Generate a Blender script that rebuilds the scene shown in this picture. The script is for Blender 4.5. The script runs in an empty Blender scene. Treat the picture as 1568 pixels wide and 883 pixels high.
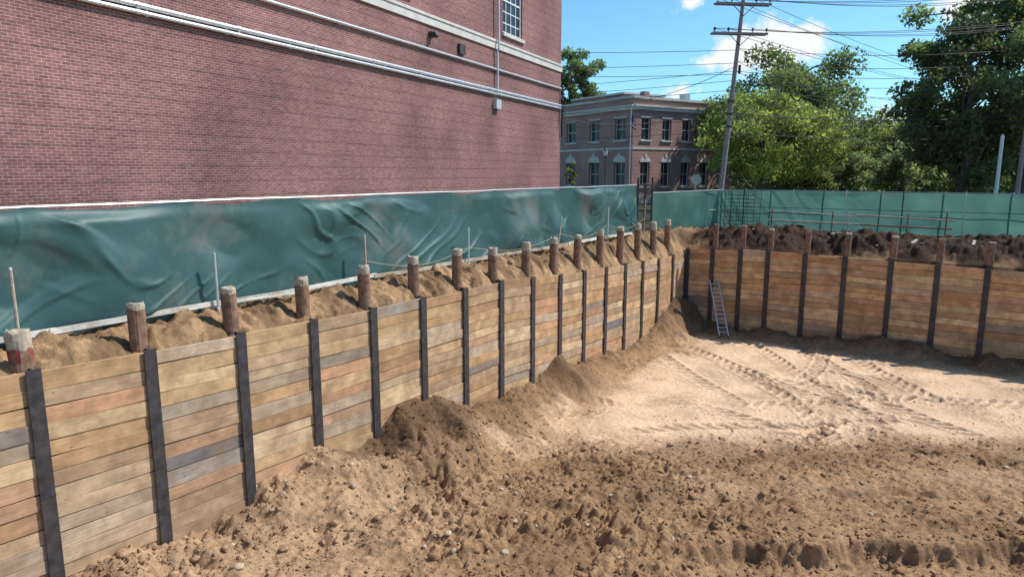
import bpy, math, random
import numpy as np
from mathutils import Matrix, Vector
random.seed(7); rng=np.random.default_rng(11)
scene=bpy.context.scene
CX,CZ=13.06,3.1
YAW=math.radians(34.0)
S_,C_=math.sin(YAW),math.cos(YAW)
def site(e,n,z=0.0):
    """survey frame (e = across, n = along view heading from the viewpoint) -> world"""
    return Vector((CX+e*C_-n*S_, e*S_+n*C_, z))
# ------------------------------------------------------------ noise
_l={}
def vnoise(x,y,seed=0):
    if seed not in _l: _l[seed]=np.random.default_rng(1000+seed).uniform(-1,1,(256,256))
    L=_l[seed]
    xi=np.floor(x).astype(int); yi=np.floor(y).astype(int)
    fx=x-xi; fy=y-yi
    fx=fx*fx*fx*(fx*(fx*6-15)+10); fy=fy*fy*fy*(fy*(fy*6-15)+10)
    a=L[xi&255,yi&255]; b=L[(xi+1)&255,yi&255]; c=L[xi&255,(yi+1)&255]; d=L[(xi+1)&255,(yi+1)&255]
    return (a*(1-fx)+b*fx)*(1-fy)+(c*(1-fx)+d*fx)*fy
def fbm(x,y,seed=0,o=4,g=.5):
    s=0;a=1;t=0
    for i in range(o):
        ca,sa=math.cos(i*1.1),math.sin(i*1.1)
        s=s+a*vnoise((x*ca-y*sa)*2**i+i*17.3,(x*sa+y*ca)*2**i-i*9.1,seed+i); t+=a; a*=g
    return s/t*1.5
def ss(x,a,b):
    t=np.clip((x-a)/(b-a),0,1); return t*t*(3-2*t)
# ------------------------------------------------------------ materials
def newmat(name):
    m=bpy.data.materials.new(name); m.use_nodes=True
    nt=m.node_tree; b=nt.nodes['Principled BSDF']; return m,nt,b
def N(nt,t,**k):
    n=nt.nodes.new(t)
    for a,v in k.items(): setattr(n,a,v)
    return n
def simple(name,col,rough=.6,metal=0,var=.25,scale=4,bump=.0,spec=.4):
    m,nt,b=newmat(name)
    b.inputs['Roughness'].default_value=rough; b.inputs['Metallic'].default_value=metal
    b.inputs['Specular IOR Level'].default_value=spec
    tc=N(nt,'ShaderNodeTexCoord'); n=N(nt,'ShaderNodeTexNoise'); n.inputs['Scale'].default_value=scale; n.inputs['Detail'].default_value=4
    nt.links.new(tc.outputs['Object'],n.inputs['Vector'])
    r=N(nt,'ShaderNodeValToRGB'); c=np.array(col)
    r.color_ramp.elements[0].position=.3; r.color_ramp.elements[1].position=.7
    r.color_ramp.elements[0].color=(*(c*(1-var)),1); r.color_ramp.elements[1].color=(*(np.minimum(c*(1+var),1)),1)
    nt.links.new(n.outputs['Fac'],r.inputs['Fac']); nt.links.new(r.outputs['Color'],b.inputs['Base Color'])
    if bump:
        bp=N(nt,'ShaderNodeBump'); bp.inputs['Strength'].default_value=bump; bp.inputs['Distance'].default_value=.02
        n2=N(nt,'ShaderNodeTexNoise'); n2.inputs['Scale'].default_value=scale*6; nt.links.new(tc.outputs['Object'],n2.inputs['Vector'])
        nt.links.new(n2.outputs['Fac'],bp.inputs['Height']); nt.links.new(bp.outputs['Normal'],b.inputs['Normal'])
    return m
def brick(name,c1,c2,mortar,dirty=.35):
    m,nt,b=newmat(name); L=nt.links.new
    uv=N(nt,'ShaderNodeUVMap')
    bt=N(nt,'ShaderNodeTexBrick'); L(uv.outputs['UV'],bt.inputs['Vector'])
    bt.inputs['Scale'].default_value=1; bt.inputs['Brick Width'].default_value=.205; bt.inputs['Row Height'].default_value=.0677
    bt.inputs['Mortar Size'].default_value=.0068; bt.inputs['Mortar Smooth'].default_value=.2; bt.inputs['Bias'].default_value=-.2
    bt.inputs['Color1'].default_value=(*c1,1); bt.inputs['Color2'].default_value=(*c2,1); bt.inputs['Mortar'].default_value=(*mortar,1)
    n=N(nt,'ShaderNodeTexNoise'); n.inputs['Scale'].default_value=.3; n.inputs['Detail'].default_value=4; L(uv.outputs['UV'],n.inputs['Vector'])
    mr=N(nt,'ShaderNodeMapRange'); mr.inputs['From Min'].default_value=.3; mr.inputs['From Max'].default_value=.7; mr.inputs['To Min'].default_value=1-dirty; mr.inputs['To Max'].default_value=1+dirty*.6
    L(n.outputs['Fac'],mr.inputs['Value'])
    mp=N(nt,'ShaderNodeMapping'); mp.inputs['Scale'].default_value=(4.2,14.77,1); L(uv.outputs['UV'],mp.inputs['Vector'])
    wn=N(nt,'ShaderNodeTexNoise'); wn.inputs['Scale'].default_value=1; wn.inputs['Detail'].default_value=3; L(mp.outputs['Vector'],wn.inputs['Vector'])
    mr2=N(nt,'ShaderNodeMapRange'); mr2.inputs['From Min'].default_value=.3; mr2.inputs['From Max'].default_value=.7; mr2.inputs['To Min'].default_value=.74; mr2.inputs['To Max'].default_value=1.22; L(wn.outputs['Fac'],mr2.inputs['Value'])
    sn=N(nt,'ShaderNodeVectorMath',operation='FLOOR'); L(mp.outputs['Vector'],sn.inputs[0])
    sx=N(nt,'ShaderNodeSeparateXYZ'); L(sn.outputs['Vector'],sx.inputs[0])
    mo=N(nt,'ShaderNodeMath',operation='MODULO'); mo.inputs[1].default_value=6; L(sx.outputs['Y'],mo.inputs[0])
    lt=N(nt,'ShaderNodeMath',operation='LESS_THAN'); lt.inputs[1].default_value=.5; L(mo.outputs[0],lt.inputs[0])
    md=N(nt,'ShaderNodeMath',operation='MULTIPLY_ADD'); md.inputs[1].default_value=-.2; md.inputs[2].default_value=1; L(lt.outputs[0],md.inputs[0])
    mu=N(nt,'ShaderNodeMath',operation='MULTIPLY'); L(mr.outputs[0],mu.inputs[0]); L(mr2.outputs[0],mu.inputs[1])
    mu2=N(nt,'ShaderNodeMath',operation='MULTIPLY'); L(mu.outputs[0],mu2.inputs[0]); L(md.outputs[0],mu2.inputs[1])
    mx=N(nt,'ShaderNodeVectorMath',operation='SCALE'); L(bt.outputs['Color'],mx.inputs[0]); L(mu2.outputs[0],mx.inputs['Scale'])
    L(mx.outputs[0],b.inputs['Base Color']); b.inputs['Roughness'].default_value=.85; b.inputs['Specular IOR Level'].default_value=.25
    bp=N(nt,'ShaderNodeBump'); bp.invert=True; bp.inputs['Strength'].default_value=.5; bp.inputs['Distance'].default_value=.01
    L(bt.outputs['Fac'],bp.inputs['Height']); L(bp.outputs['Normal'],b.inputs['Normal'])
    return m
def woodmat(name,rough=.85):
    m,nt,b=newmat(name); L=nt.links.new
    uv=N(nt,'ShaderNodeUVMap'); at=N(nt,'ShaderNodeAttribute'); at.attribute_name='Col'
    mp=N(nt,'ShaderNodeMapping'); mp.inputs['Scale'].default_value=(1.3,22,1); L(uv.outputs['UV'],mp.inputs['Vector'])
    n=N(nt,'ShaderNodeTexNoise'); n.inputs['Scale'].default_value=1; n.inputs['Detail'].default_value=5; n.inputs['Roughness'].default_value=.65; n.inputs['Distortion'].default_value=.6; L(mp.outputs[0],n.inputs['Vector'])
    mr=N(nt,'ShaderNodeMapRange'); mr.inputs['From Min'].default_value=.3; mr.inputs['From Max'].default_value=.7; mr.inputs['To Min'].default_value=.8; mr.inputs['To Max'].default_value=1.14; L(n.outputs['Fac'],mr.inputs['Value'])
    n2=N(nt,'ShaderNodeTexNoise'); n2.inputs['Scale'].default_value=2.2; n2.inputs['Detail'].default_value=5; n2.inputs['Roughness'].default_value=.6; L(uv.outputs['UV'],n2.inputs['Vector'])
    mr2=N(nt,'ShaderNodeMapRange'); mr2.inputs['From Min'].default_value=.33; mr2.inputs['From Max'].default_value=.67; mr2.inputs['To Min'].default_value=.68; mr2.inputs['To Max'].default_value=1.15; L(n2.outputs['Fac'],mr2.inputs['Value'])
    mu=N(nt,'ShaderNodeMath',operation='MULTIPLY'); L(mr.outputs[0],mu.inputs[0]); L(mr2.outputs[0],mu.inputs[1])
    mp3=N(nt,'ShaderNodeMapping'); mp3.inputs['Scale'].default_value=(1.6,3.4,1); L(uv.outputs['UV'],mp3.inputs['Vector'])
    vo=N(nt,'ShaderNodeTexVoronoi'); vo.inputs['Scale'].default_value=1.5; L(mp3.outputs[0],vo.inputs['Vector'])
    mk=N(nt,'ShaderNodeMapRange'); mk.inputs['From Min'].default_value=.03; mk.inputs['From Max'].default_value=.09; mk.inputs['To Min'].default_value=.4; mk.inputs['To Max'].default_value=1; L(vo.outputs['Distance'],mk.inputs['Value'])
    mu2=N(nt,'ShaderNodeMath',operation='MULTIPLY'); L(mu.outputs[0],mu2.inputs[0]); L(mk.outputs[0],mu2.inputs[1])
    sc=N(nt,'ShaderNodeVectorMath',operation='SCALE'); L(at.outputs['Color'],sc.inputs[0]); L(mu2.outputs[0],sc.inputs['Scale'])
    n5=N(nt,'ShaderNodeTexNoise'); n5.inputs['Scale'].default_value=1.3; n5.inputs['Detail'].default_value=6; n5.inputs['Roughness'].default_value=.7
    tc=N(nt,'ShaderNodeTexCoord'); L(tc.outputs['Object'],n5.inputs['Vector'])
    st=N(nt,'ShaderNodeMapRange'); st.inputs['From Min'].default_value=.47; st.inputs['From Max'].default_value=.72; st.inputs['To Max'].default_value=.8; L(n5.outputs['Fac'],st.inputs['Value'])
    mm=N(nt,'ShaderNodeMixRGB'); L(st.outputs[0],mm.inputs['Fac']); L(sc.outputs[0],mm.inputs['Color1']); mm.inputs['Color2'].default_value=(.30,.185,.105,1)
    L(mm.outputs[0],b.inputs['Base Color']); b.inputs['Roughness'].default_value=rough; b.inputs['Specular IOR Level'].default_value=.12
    bp=N(nt,'ShaderNodeBump'); bp.inputs['Strength'].default_value=.4; bp.inputs['Distance'].default_value=.01; L(n.outputs['Fac'],bp.inputs['Height']); L(bp.outputs['Normal'],b.inputs['Normal'])
    return m
def cloth(name,col,trans,dust=0):
    m,nt,b=newmat(name); L=nt.links.new
    tc=N(nt,'ShaderNodeTexCoord'); n=N(nt,'ShaderNodeTexNoise'); n.inputs['Scale'].default_value=.7; n.inputs['Detail'].default_value=4; L(tc.outputs['Object'],n.inputs['Vector'])
    r=N(nt,'ShaderNodeValToRGB'); c=np.array(col)
    r.color_ramp.elements[0].position=.3; r.color_ramp.elements[1].position=.72
    r.color_ramp.elements[0].color=(*(c*.85),1); r.color_ramp.elements[1].color=(*(c*1.2+.01),1); L(n.outputs['Fac'],r.inputs['Fac'])
    n6=N(nt,'ShaderNodeTexNoise'); n6.inputs['Scale'].default_value=.45; n6.inputs['Detail'].default_value=6; n6.inputs['Roughness'].default_value=.7; L(tc.outputs['Object'],n6.inputs['Vector'])
    st=N(nt,'ShaderNodeMapRange'); st.inputs['From Min'].default_value=.52; st.inputs['From Max'].default_value=.75; st.inputs['To Max'].default_value=dust; L(n6.outputs['Fac'],st.inputs['Value'])
    mm=N(nt,'ShaderNodeMixRGB'); L(st.outputs[0],mm.inputs['Fac']); L(r.outputs['Color'],mm.inputs['Color1']); mm.inputs['Color2'].default_value=(.30,.26,.21,1)
    L(mm.outputs[0],b.inputs['Base Color']); b.inputs['Roughness'].default_value=.5; b.inputs['Specular IOR Level'].default_value=.45
    tr=N(nt,'ShaderNodeBsdfTranslucent'); L(mm.outputs[0],tr.inputs['Color'])
    m1=N(nt,'ShaderNodeMixShader'); m1.inputs[0].default_value=trans; L(b.outputs[0],m1.inputs[1]); L(tr.outputs[0],m1.inputs[2])
    wv=N(nt,'ShaderNodeTexNoise'); wv.inputs['Scale'].default_value=5; wv.inputs['Detail'].default_value=3; L(tc.outputs['Object'],wv.inputs['Vector'])
    bp=N(nt,'ShaderNodeBump'); bp.inputs['Strength'].default_value=.2; bp.inputs['Distance'].default_value=.03; L(wv.outputs['Fac'],bp.inputs['Height']); L(bp.outputs['Normal'],b.inputs['Normal'])
    L(m1.outputs[0],nt.nodes['Material Output'].inputs['Surface']); return m
def leafmat(name):
    m,nt,b=newmat(name); L=nt.links.new
    at=N(nt,'ShaderNodeAttribute'); at.attribute_name='Col'
    L(at.outputs['Color'],b.inputs['Base Color']); b.inputs['Roughness'].default_value=.55; b.inputs['Specular IOR Level'].default_value=.3
    tr=N(nt,'ShaderNodeBsdfTranslucent')
    sc=N(nt,'ShaderNodeVectorMath',operation='MULTIPLY'); sc.inputs[1].default_value=(1.8,1.9,1.1); L(at.outputs['Color'],sc.inputs[0]); L(sc.outputs[0],tr.inputs['Color'])
    mx=N(nt,'ShaderNodeMixShader'); mx.inputs[0].default_value=.5; L(b.outputs[0],mx.inputs[1]); L(tr.outputs[0],mx.inputs[2])
    L(mx.outputs[0],nt.nodes['Material Output'].inputs['Surface']); return m
def dirtmat():
    m,nt,b=newmat('soil'); L=nt.links.new
    at=N(nt,'ShaderNodeAttribute'); at.attribute_name='Col'
    tc=N(nt,'ShaderNodeTexCoord')
    def noise(s,d=6,r=.6):
        n=N(nt,'ShaderNodeTexNoise'); n.inputs['Scale'].default_value=s; n.inputs['Detail'].default_value=d; n.inputs['Roughness'].default_value=r; L(tc.outputs['Object'],n.inputs['Vector']); return n
    def mr(o,a,bb):
        k=N(nt,'ShaderNodeMapRange'); k.inputs['From Min'].default_value=.3; k.inputs['From Max'].default_value=.7; k.inputs['To Min'].default_value=a; k.inputs['To Max'].default_value=bb; L(o,k.inputs['Value']); return k
    n1=noise(.8,3); n2=noise(8,5,.72); n3=noise(45,3,.65)
    a=mr(n1.outputs['Fac'],.82,1.14); c=mr(n2.outputs['Fac'],.70,1.28); d=mr(n3.outputs['Fac'],.76,1.22)
    mu=N(nt,'ShaderNodeMath',operation='MULTIPLY'); L(a.outputs[0],mu.inputs[0]); L(c.outputs[0],mu.inputs[1])
    mu2=N(nt,'ShaderNodeMath',operation='MULTIPLY'); L(mu.outputs[0],mu2.inputs[0]); L(d.outputs[0],mu2.inputs[1])
    sc=N(nt,'ShaderNodeVectorMath',operation='SCALE'); L(at.outputs['Color'],sc.inputs[0]); L(mu2.outputs[0],sc.inputs['Scale'])
    L(sc.outputs[0],b.inputs['Base Color']); b.inputs['Roughness'].default_value=.95; b.inputs['Specular IOR Level'].default_value=.12
    bp=N(nt,'ShaderNodeBump'); bp.inputs['Strength'].default_value=.9; bp.inputs['Distance'].default_value=.05; L(n2.outputs['Fac'],bp.inputs['Height'])
    bp2=N(nt,'ShaderNodeBump'); bp2.inputs['Strength'].default_value=.8; bp2.inputs['Distance'].default_value=.014; L(n3.outputs['Fac'],bp2.inputs['Height']); L(bp.outputs['Normal'],bp2.inputs['Normal'])
    L(bp2.outputs['Normal'],b.inputs['Normal']); return m
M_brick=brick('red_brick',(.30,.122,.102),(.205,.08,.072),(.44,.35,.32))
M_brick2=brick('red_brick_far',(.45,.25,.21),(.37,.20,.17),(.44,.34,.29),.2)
M_stone=simple('limestone',(.60,.57,.52),.8,var=.12,scale=2)
M_white=simple('white_paint',(.72,.73,.72),.5,var=.06)
M_glass=simple('window_glass',(.025,.035,.05),.3,var=.4,scale=.6,spec=.35)
M_galv=simple('galvanised_steel',(.66,.68,.69),.38,metal=.4,var=.1)
M_steel=simple('dark_pile_steel',(.055,.048,.048),.62,var=.4,scale=5,bump=.3)
M_rust=simple('rusty_pipe',(.24,.14,.09),.9,var=.45,scale=7,bump=.6)
M_conc=simple('concrete_top',(.47,.39,.29),.9,var=.25,scale=9,bump=.6)
M_redp=simple('red_marking_paint',(.30,.06,.05),.7,var=.5,scale=12)
M_wood=woodmat('lagging_timber')
M_pole=simple('weathered_pole_wood',(.30,.26,.25),.9,var=.2,scale=6)
M_bark=simple('bark',(.13,.10,.08),.95,var=.35,scale=5)
M_leaf=leafmat('foliage')
M_dirt=dirtmat()
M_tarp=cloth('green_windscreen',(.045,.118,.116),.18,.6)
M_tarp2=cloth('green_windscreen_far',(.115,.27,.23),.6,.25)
M_alu=simple('aluminium',(.6,.6,.58),.4,metal=.6,var=.1)
M_black=simple('black_rubber',(.02,.02,.022),.6,var=.2)
M_wire=simple('wire',(.03,.03,.035),.6,var=.1)
M_asph=simple('asphalt',(.055,.055,.057),.9,var=.2,scale=3)
M_roof=simple('roof_slate',(.11,.105,.11),.8,var=.2)
M_red=simple('red_sign',(.5,.03,.03),.5,var=.05)
M_blue=simple('blue_cloth',(.03,.05,.2),.8,var=.1)
M_rope=simple('yellow_rope',(.6,.5,.2),.8,var=.1)
M_carw=simple('car_white',(.65,.66,.67),.25,var=.03)
# ------------------------------------------------------------ mesh builder
class MB:
    def __init__(s): s.v=[];s.f=[];s.m=[];s.uv=[];s.c=[];s.mats=[];s.M=Matrix.Identity(4);s.col=(1,1,1);s.uo=(0,0)
    def mi(s,m):
        if m not in s.mats: s.mats.append(m)
        return s.mats.index(m)
    def face(s,pts,m,uv=None):
        pts=[Vector(p) for p in pts]
        n=(pts[1]-pts[0]).cross(pts[2]-pts[0])
        if uv is None:
            a=[abs(n.x),abs(n.y),abs(n.z)]; k=a.index(max(a))
            uv=[((p.y,p.z),(p.x,p.z),(p.x,p.y))[k] for p in pts]
            uv=[(u[0]+s.uo[0],u[1]+s.uo[1]) for u in uv]
        b=len(s.v); s.v+= [tuple(s.M@p) for p in pts]; s.f.append(tuple(range(b,b+len(pts)))); s.m.append(s.mi(m)); s.uv.append(uv); s.c.append(s.col)
    def hexa(s,P,m):
        for q in ((0,3,2,1),(4,5,6,7),(0,1,5,4),(1,2,6,5),(2,3,7,6),(3,0,4,7)): s.face([P[i] for i in q],m)
    def box(s,a,b,m):
        x0,y0,z0=a;x1,y1,z1=b
        s.hexa([(x0,y0,z0),(x1,y0,z0),(x1,y1,z0),(x0,y1,z0),(x0,y0,z1),(x1,y0,z1),(x1,y1,z1),(x0,y1,z1)],m)
    def beam(s,p,q,w,h,m,up=(0,0,1)):
        p=Vector(p);q=Vector(q);d=(q-p).normalized();u=Vector(up)
        if abs(d.dot(u))>.95: u=Vector((1,0,0))
        r=d.cross(u).normalized()*w/2; t=r.cross(d).normalized()*h/2
        s.hexa([p-r-t,p+r-t,q+r-t,q-r-t,p-r+t,p+r+t,q+r+t,q-r+t],m)
    def cyl(s,p,q,r0,r1,m,n=8,cap=True,capm=None):
        p=Vector(p);q=Vector(q);d=(q-p).normalized();u=Vector((0,0,1)) if abs(d.z)<.9 else Vector((1,0,0))
        a=d.cross(u).normalized();b=d.cross(a)
        A=[p+(a*math.cos(t)+b*math.sin(t))*r0 for t in [i*2*math.pi/n for i in range(n)]]
        B=[q+(a*math.cos(t)+b*math.sin(t))*r1 for t in [i*2*math.pi/n for i in range(n)]]
        L=(q-p).length
        for i in range(n):
            j=(i+1)%n; s.face([A[i],B[i],B[j],A[j]],m,[(i*.1,0),(i*.1,L),(i*.1+.1,L),(i*.1+.1,0)])
        if cap: s.face(B[::-1],capm or m); s.face(A,m)
    def tube(s,pts,r,m,n=5):
        for i in range(len(pts)-1): s.cyl(pts[i],pts[i+1],r,r,m,n,False)
    def build(s,name,smooth=False):
        me=bpy.data.meshes.new(name); me.from_pydata(s.v,[],s.f)
        for m in s.mats: me.materials.append(m)
        me.polygons.foreach_set('material_index',s.m)
        u=me.uv_layers.new(name='UVMap'); u.data.foreach_set('uv',[k for f in s.uv for p in f for k in p])
        ca=me.color_attributes.new('Col','FLOAT_COLOR','CORNER')
        ca.data.foreach_set('color',[k for f,c in zip(s.f,s.c) for _ in f for k in (*c,1)])
        o=bpy.data.objects.new(name,me); scene.collection.objects.link(o)
        if smooth:
            me.polygons.foreach_set('use_smooth',[True]*len(s.f))
        me.update(); return o
def npmesh(name,V,F,mat,col=None,smooth=False):
    me=bpy.data.meshes.new(name); nv=len(V); nf=len(F); k=F.shape[1]
    me.vertices.add(nv); me.vertices.foreach_set('co',np.ascontiguousarray(V,dtype=np.float32).ravel())
    me.loops.add(nf*k); me.loops.foreach_set('vertex_index',np.ascontiguousarray(F,dtype=np.int32).ravel())
    me.polygons.add(nf); me.polygons.foreach_set('loop_start',np.arange(0,nf*k,k,dtype=np.int32)); 
    me.update(calc_edges=True); me.validate()
    if smooth: me.polygons.foreach_set('use_smooth',np.ones(nf,dtype=bool))
    if col is not None:
        ca=me.color_attributes.new('Col','FLOAT_COLOR','POINT')
        c=np.ones((nv,4),dtype=np.float32); c[:,:3]=col; ca.data.foreach_set('color',c.ravel())
    me.materials.append(mat); o=bpy.data.objects.new(name,me); scene.collection.objects.link(o); return o
def gridmesh(name,P,mat,col=None,smooth=True):
    a,b=P.shape[:2]; idx=np.arange(a*b).reshape(a,b)
    F=np.stack([idx[:-1,:-1],idx[1:,:-1],idx[1:,1:],idx[:-1,1:]],-1).reshape(-1,4)
    return npmesh(name,P.reshape(-1,3),F,mat,None if col is None else col.reshape(-1,3),smooth)
# ------------------------------------------------------------ terrain
YB=36.75
TY=[-6,2.75,4.75,6.75,8.75,12.75,18.75,22.75,26.75,33.75,36.8]; TZ=[-.2,-.22,-.26,-.34,-.4,-.5,-.54,-.82,-.98,-1.28,-1.2]
def TOP(y): return np.interp(y,TY,TZ)
BY=[-5,4.75,6.75,8.75,9.6,10.6,11.5,12.75,13.6,15.2,16,16.9,18.75,20.75,21.8,22.8,24,26.75,30.75,33,34.5,35.5,37]
BZ=[-4.3,-4.3,-4.3,-4.35,-3.95,-3.7,-3.85,-3.85,-3.5,-3.5,-4.0,-4.45,-4.5,-4.75,-4.3,-4.1,-4.75,-4.85,-5.1,-4.6,-3.9,-3.9,-4.4]
def BERM(y): return np.interp(y,BY,BZ)
TRK=[((30,2),27.0),((30,2),24.9),((31,5),24.0),((31,5),21.9),((-12,12),24.5),((-12,12),26.6),((4,62),31.5),((4,62),33.6),((22,40),14.0),((22,40),16.1),((-3,-2),25.0),((-3,-2),27.2),((20,52),25),((20,52),27.1),((-20,30),28),((-20,30),30.2),((60,90),82),((60,90),84.1),((-50,-10),70),((-50,-10),72.1),((45,-20),57),((45,-20),59.2)]
def HGT(X,Y):
    q=-(X-CX)*S_+Y*C_
    n5=fbm(X/5,Y/5,1,3); n1=fbm(X/1.1,Y/1.1,5,4); 
    z=-5.35+.12*n5
    near=1-ss(q+1.2*n5,12.5,21)
    z=z+.62*near
    w=np.interp(Y,[0,10,17,20,30,34,37],[4.2,3.6,2.4,1.6,1.2,1.9,1.9])*(1+.25*n1)
    k=np.clip(1-np.maximum(X,0)/w,0,1); k=k*k*(3-2*k)*.6+.4*k
    bz=BERM(Y)+.2*fbm(X/.9,Y/.9,9,3)
    z=z+np.maximum(bz-z,0)*k
    kb=ss(Y+.5*n1,34.6,36.6); z=z+kb*(.35+.3*n1)
    comp=ss(q+1.3*n5+.45*n1,19.6,21.6)*ss(X+.6*n1,.8,2.4)*(1-ss(Y+.4*n1,34.0,35.2))
    comp=comp*(1-.3*ss(fbm(X/2.2,Y/2.2,31,3),.2,.6))
    rough=1-comp
    bill=np.abs(fbm(X/.5,Y/.5,13,4,.6)); bill2=np.abs(fbm(X/.17,Y/.17,17,3,.6))
    pit_=1-np.abs(fbm(X/.9+3,Y/.9,19,3)); 
    big=ss(fbm(X/2.2,Y/2.2,23,3),-.3,.3)
    loose=np.clip(np.exp(-((X-4.6)/3.0)**2-((Y-14.5)/5.)**2)*1.1+.45*ss(q,19.5,15)+.3*k,.3,1)
    am=(.3+.7*big)*loose
    z=z+rough*(.09*n1*(.4+.6*loose)+(.30*bill-.06)*am+.14*bill2*(.3+.7*am)-.13*ss(pit_,.9,1.)*am)+comp*(.03*n1+.02*bill2)
    tr=np.zeros_like(X)
    for i,((cx,cy),R) in enumerate(TRK):
        dx=X-cx;dy=Y-cy; r=np.hypot(dx,dy)-R+.25*vnoise(X/4,Y/4,60+i//2); th=np.arctan2(dy,dx)*R
        band=ss(r,-.32,-.25)*(1-ss(r,.25,.32)); fade=ss(vnoise(X/4.5+i*3,Y/4.5,80+i//2),-.35,.1)
        lug=ss(np.sin((th+r*(.9 if i%2 else -.9))*2*np.pi/.5),-.2,.5)
        edge=np.exp(-((np.abs(r)-.36)/.07)**2)
        tr=tr+fade*((-.07+.075*lug)*band+.05*edge)
    inz=ss(X,.8,2)*(1-ss(Y,34,35.5))*(.28+.72*comp)
    tr=np.clip(tr,-.11,.08)*inz; z=z+tr
    # edges left by the loader bucket (nearer ground is lower)
    brk=.35+.65*ss(fbm(X/1.5,Y/1.5,25,2),-.5,.2)
    sc=1-ss(q+.28*n1+.5*n5+.12*bill,13.5,13.85); z=z-.42*sc*ss(X,7.5,9.5)*brk
    sc2=np.exp(-((q-16.6+.5*n5+.3*n1+.1*(X-11))/.25)**2)*ss(X,9.5,11)*(1-ss(X,15.5,17)); z=z-.22*sc2
    sc3=np.exp(-((q-15.2-.9*n5+.3*n1)/.3)**2)*ss(X,3,5)*(1-ss(X,9,11)); z=z-.15*sc3
    hol=np.exp(-((X-.7)/.55)**2-((Y-14.7)/.8)**2); z=z-.45*hol
    hol2=np.exp(-((X-.3)/.5)**2-((Y-12.0)/1.0)**2); z=z-.35*hol2
    z=z+(5.4)*(1-ss(Y,-9,0)); z=z+5.2*ss(X,36,43)
    z=np.maximum(z,1.4-np.maximum(np.hypot(X-CX,Y+2.0)-1.5,0)*1.5)
    pit=(X>-.10)&(Y<YB+.10)
    T=TOP(Y)-.05
    h=ss(-X,.02,1.1); lump=.26*np.abs(fbm(X/.5,Y/.5,41,4,.6))+.08*n1
    hump=.22*np.abs(np.sin(np.pi*(Y-4.75)/2))*np.exp(-((X+.42)/.3)**2)*(.4+1.0*np.abs(vnoise(X*0,Y/2,43)))
    zl=T*(1-h)+(lump-.09)*(1-ss(-X,1.2,2.2))+hump
    D=Y-YB
    zb=-1.02+.8*ss(D,.1,2.6)-.1*ss(D,4.5,7)+(.32*fbm(X/2.2,Y/2.2,51,3)+.4*np.abs(fbm(X/.8,Y/.8,53,4,.6)))*ss(D,.0,1.0)*(1-ss(D,5.0,7.0))
    outn=ss(D,6.5,9)
    zb=zb*(1-outn)+(-.35)*outn
    m=np.where(Y>YB+.1,ss(X,-1.6,.2),0.)
    zu=zl*(1-m)+zb*m
    zu=np.where(X<-2.5,-.02,zu); 
    Z=np.where(pit,z,zu)
    light=np.array([.70,.475,.305]); mid=np.array([.355,.212,.112]); dark=np.array([.065,.038,.024]); tan=np.array([.39,.24,.128]); dk1=np.array([.14,.08,.042]); dk2=np.array([.085,.05,.03])
    comp2=np.clip(comp+.30*ss(q,15,19)*ss(X,4,7)*ss(fbm(X/1.8,Y/1.8,33,3),-.3,.4)*rough,0,1)
    sand=np.clip(ss(5.5-X,0,3)*ss(15-Y,0,5)*.28,0,1)*(1-comp)
    comp2=np.clip(comp2+sand,0,1)
    c=mid*(1-comp2[...,None])+light*comp2[...,None]
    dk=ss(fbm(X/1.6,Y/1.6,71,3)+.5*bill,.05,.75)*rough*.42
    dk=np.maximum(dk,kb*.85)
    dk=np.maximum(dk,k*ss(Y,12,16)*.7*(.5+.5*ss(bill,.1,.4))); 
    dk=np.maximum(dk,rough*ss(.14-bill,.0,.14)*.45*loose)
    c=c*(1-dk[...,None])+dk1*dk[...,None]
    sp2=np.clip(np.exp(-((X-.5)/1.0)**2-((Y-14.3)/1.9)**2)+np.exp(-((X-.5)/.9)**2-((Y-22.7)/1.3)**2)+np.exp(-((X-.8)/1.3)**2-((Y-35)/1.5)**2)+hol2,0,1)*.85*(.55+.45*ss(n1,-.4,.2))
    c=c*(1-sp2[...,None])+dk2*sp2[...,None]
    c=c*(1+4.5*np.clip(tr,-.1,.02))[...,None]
    cu=tan*(1-m[...,None])+dark*m[...,None]
    cu=cu*(1-.45*ss(np.abs(fbm(X/.7,Y/.7,73,3)),.1,.5)*(1-m))[...,None]
    sp=(ss(fbm(X/1.2,Y/1.2,77,2),.1,.5)*m*.6*(1-ss(D,.2,1.2)))[...,None]
    cu=cu*(1-sp)+tan*sp
    far=np.maximum(ss(Y,46,48),1-ss(X,-3.2,-2.5))[...,None]
    cu=cu*(1-far)+np.array([.10,.11,.06])*far
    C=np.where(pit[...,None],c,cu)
    return Z,C,rough*pit*loose
def axis(segs,tail0,tail1):
    out=[tail0]
    for a,b,s in segs: out.append(np.arange(a,b,s))
    out.append(tail1); return np.unique(np.concatenate(out))
xs=axis([(-3,-.16,.06),(.0,20,.042),(20,46,.25)],np.array([-900,-400,-200,-100,-50,-25,-12,-6.,-4,-.14,-.06]),np.array([46,60,100,200,400,900.]))
ys=axis([(-10,2,.4),(2,36.7,.048),(36.95,47,.1)],np.array([-900,-400,-200,-100,-50,-25,-15.]),np.array([36.8,36.88,47.5,50,60,80,120,200,400,900.]))
X,Y=np.meshgrid(xs,ys,indexing='ij')
Z,C,R=HGT(X,Y)
gridmesh('ground',np.stack([X,Y,Z],-1),M_dirt,C,smooth=True)
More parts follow.
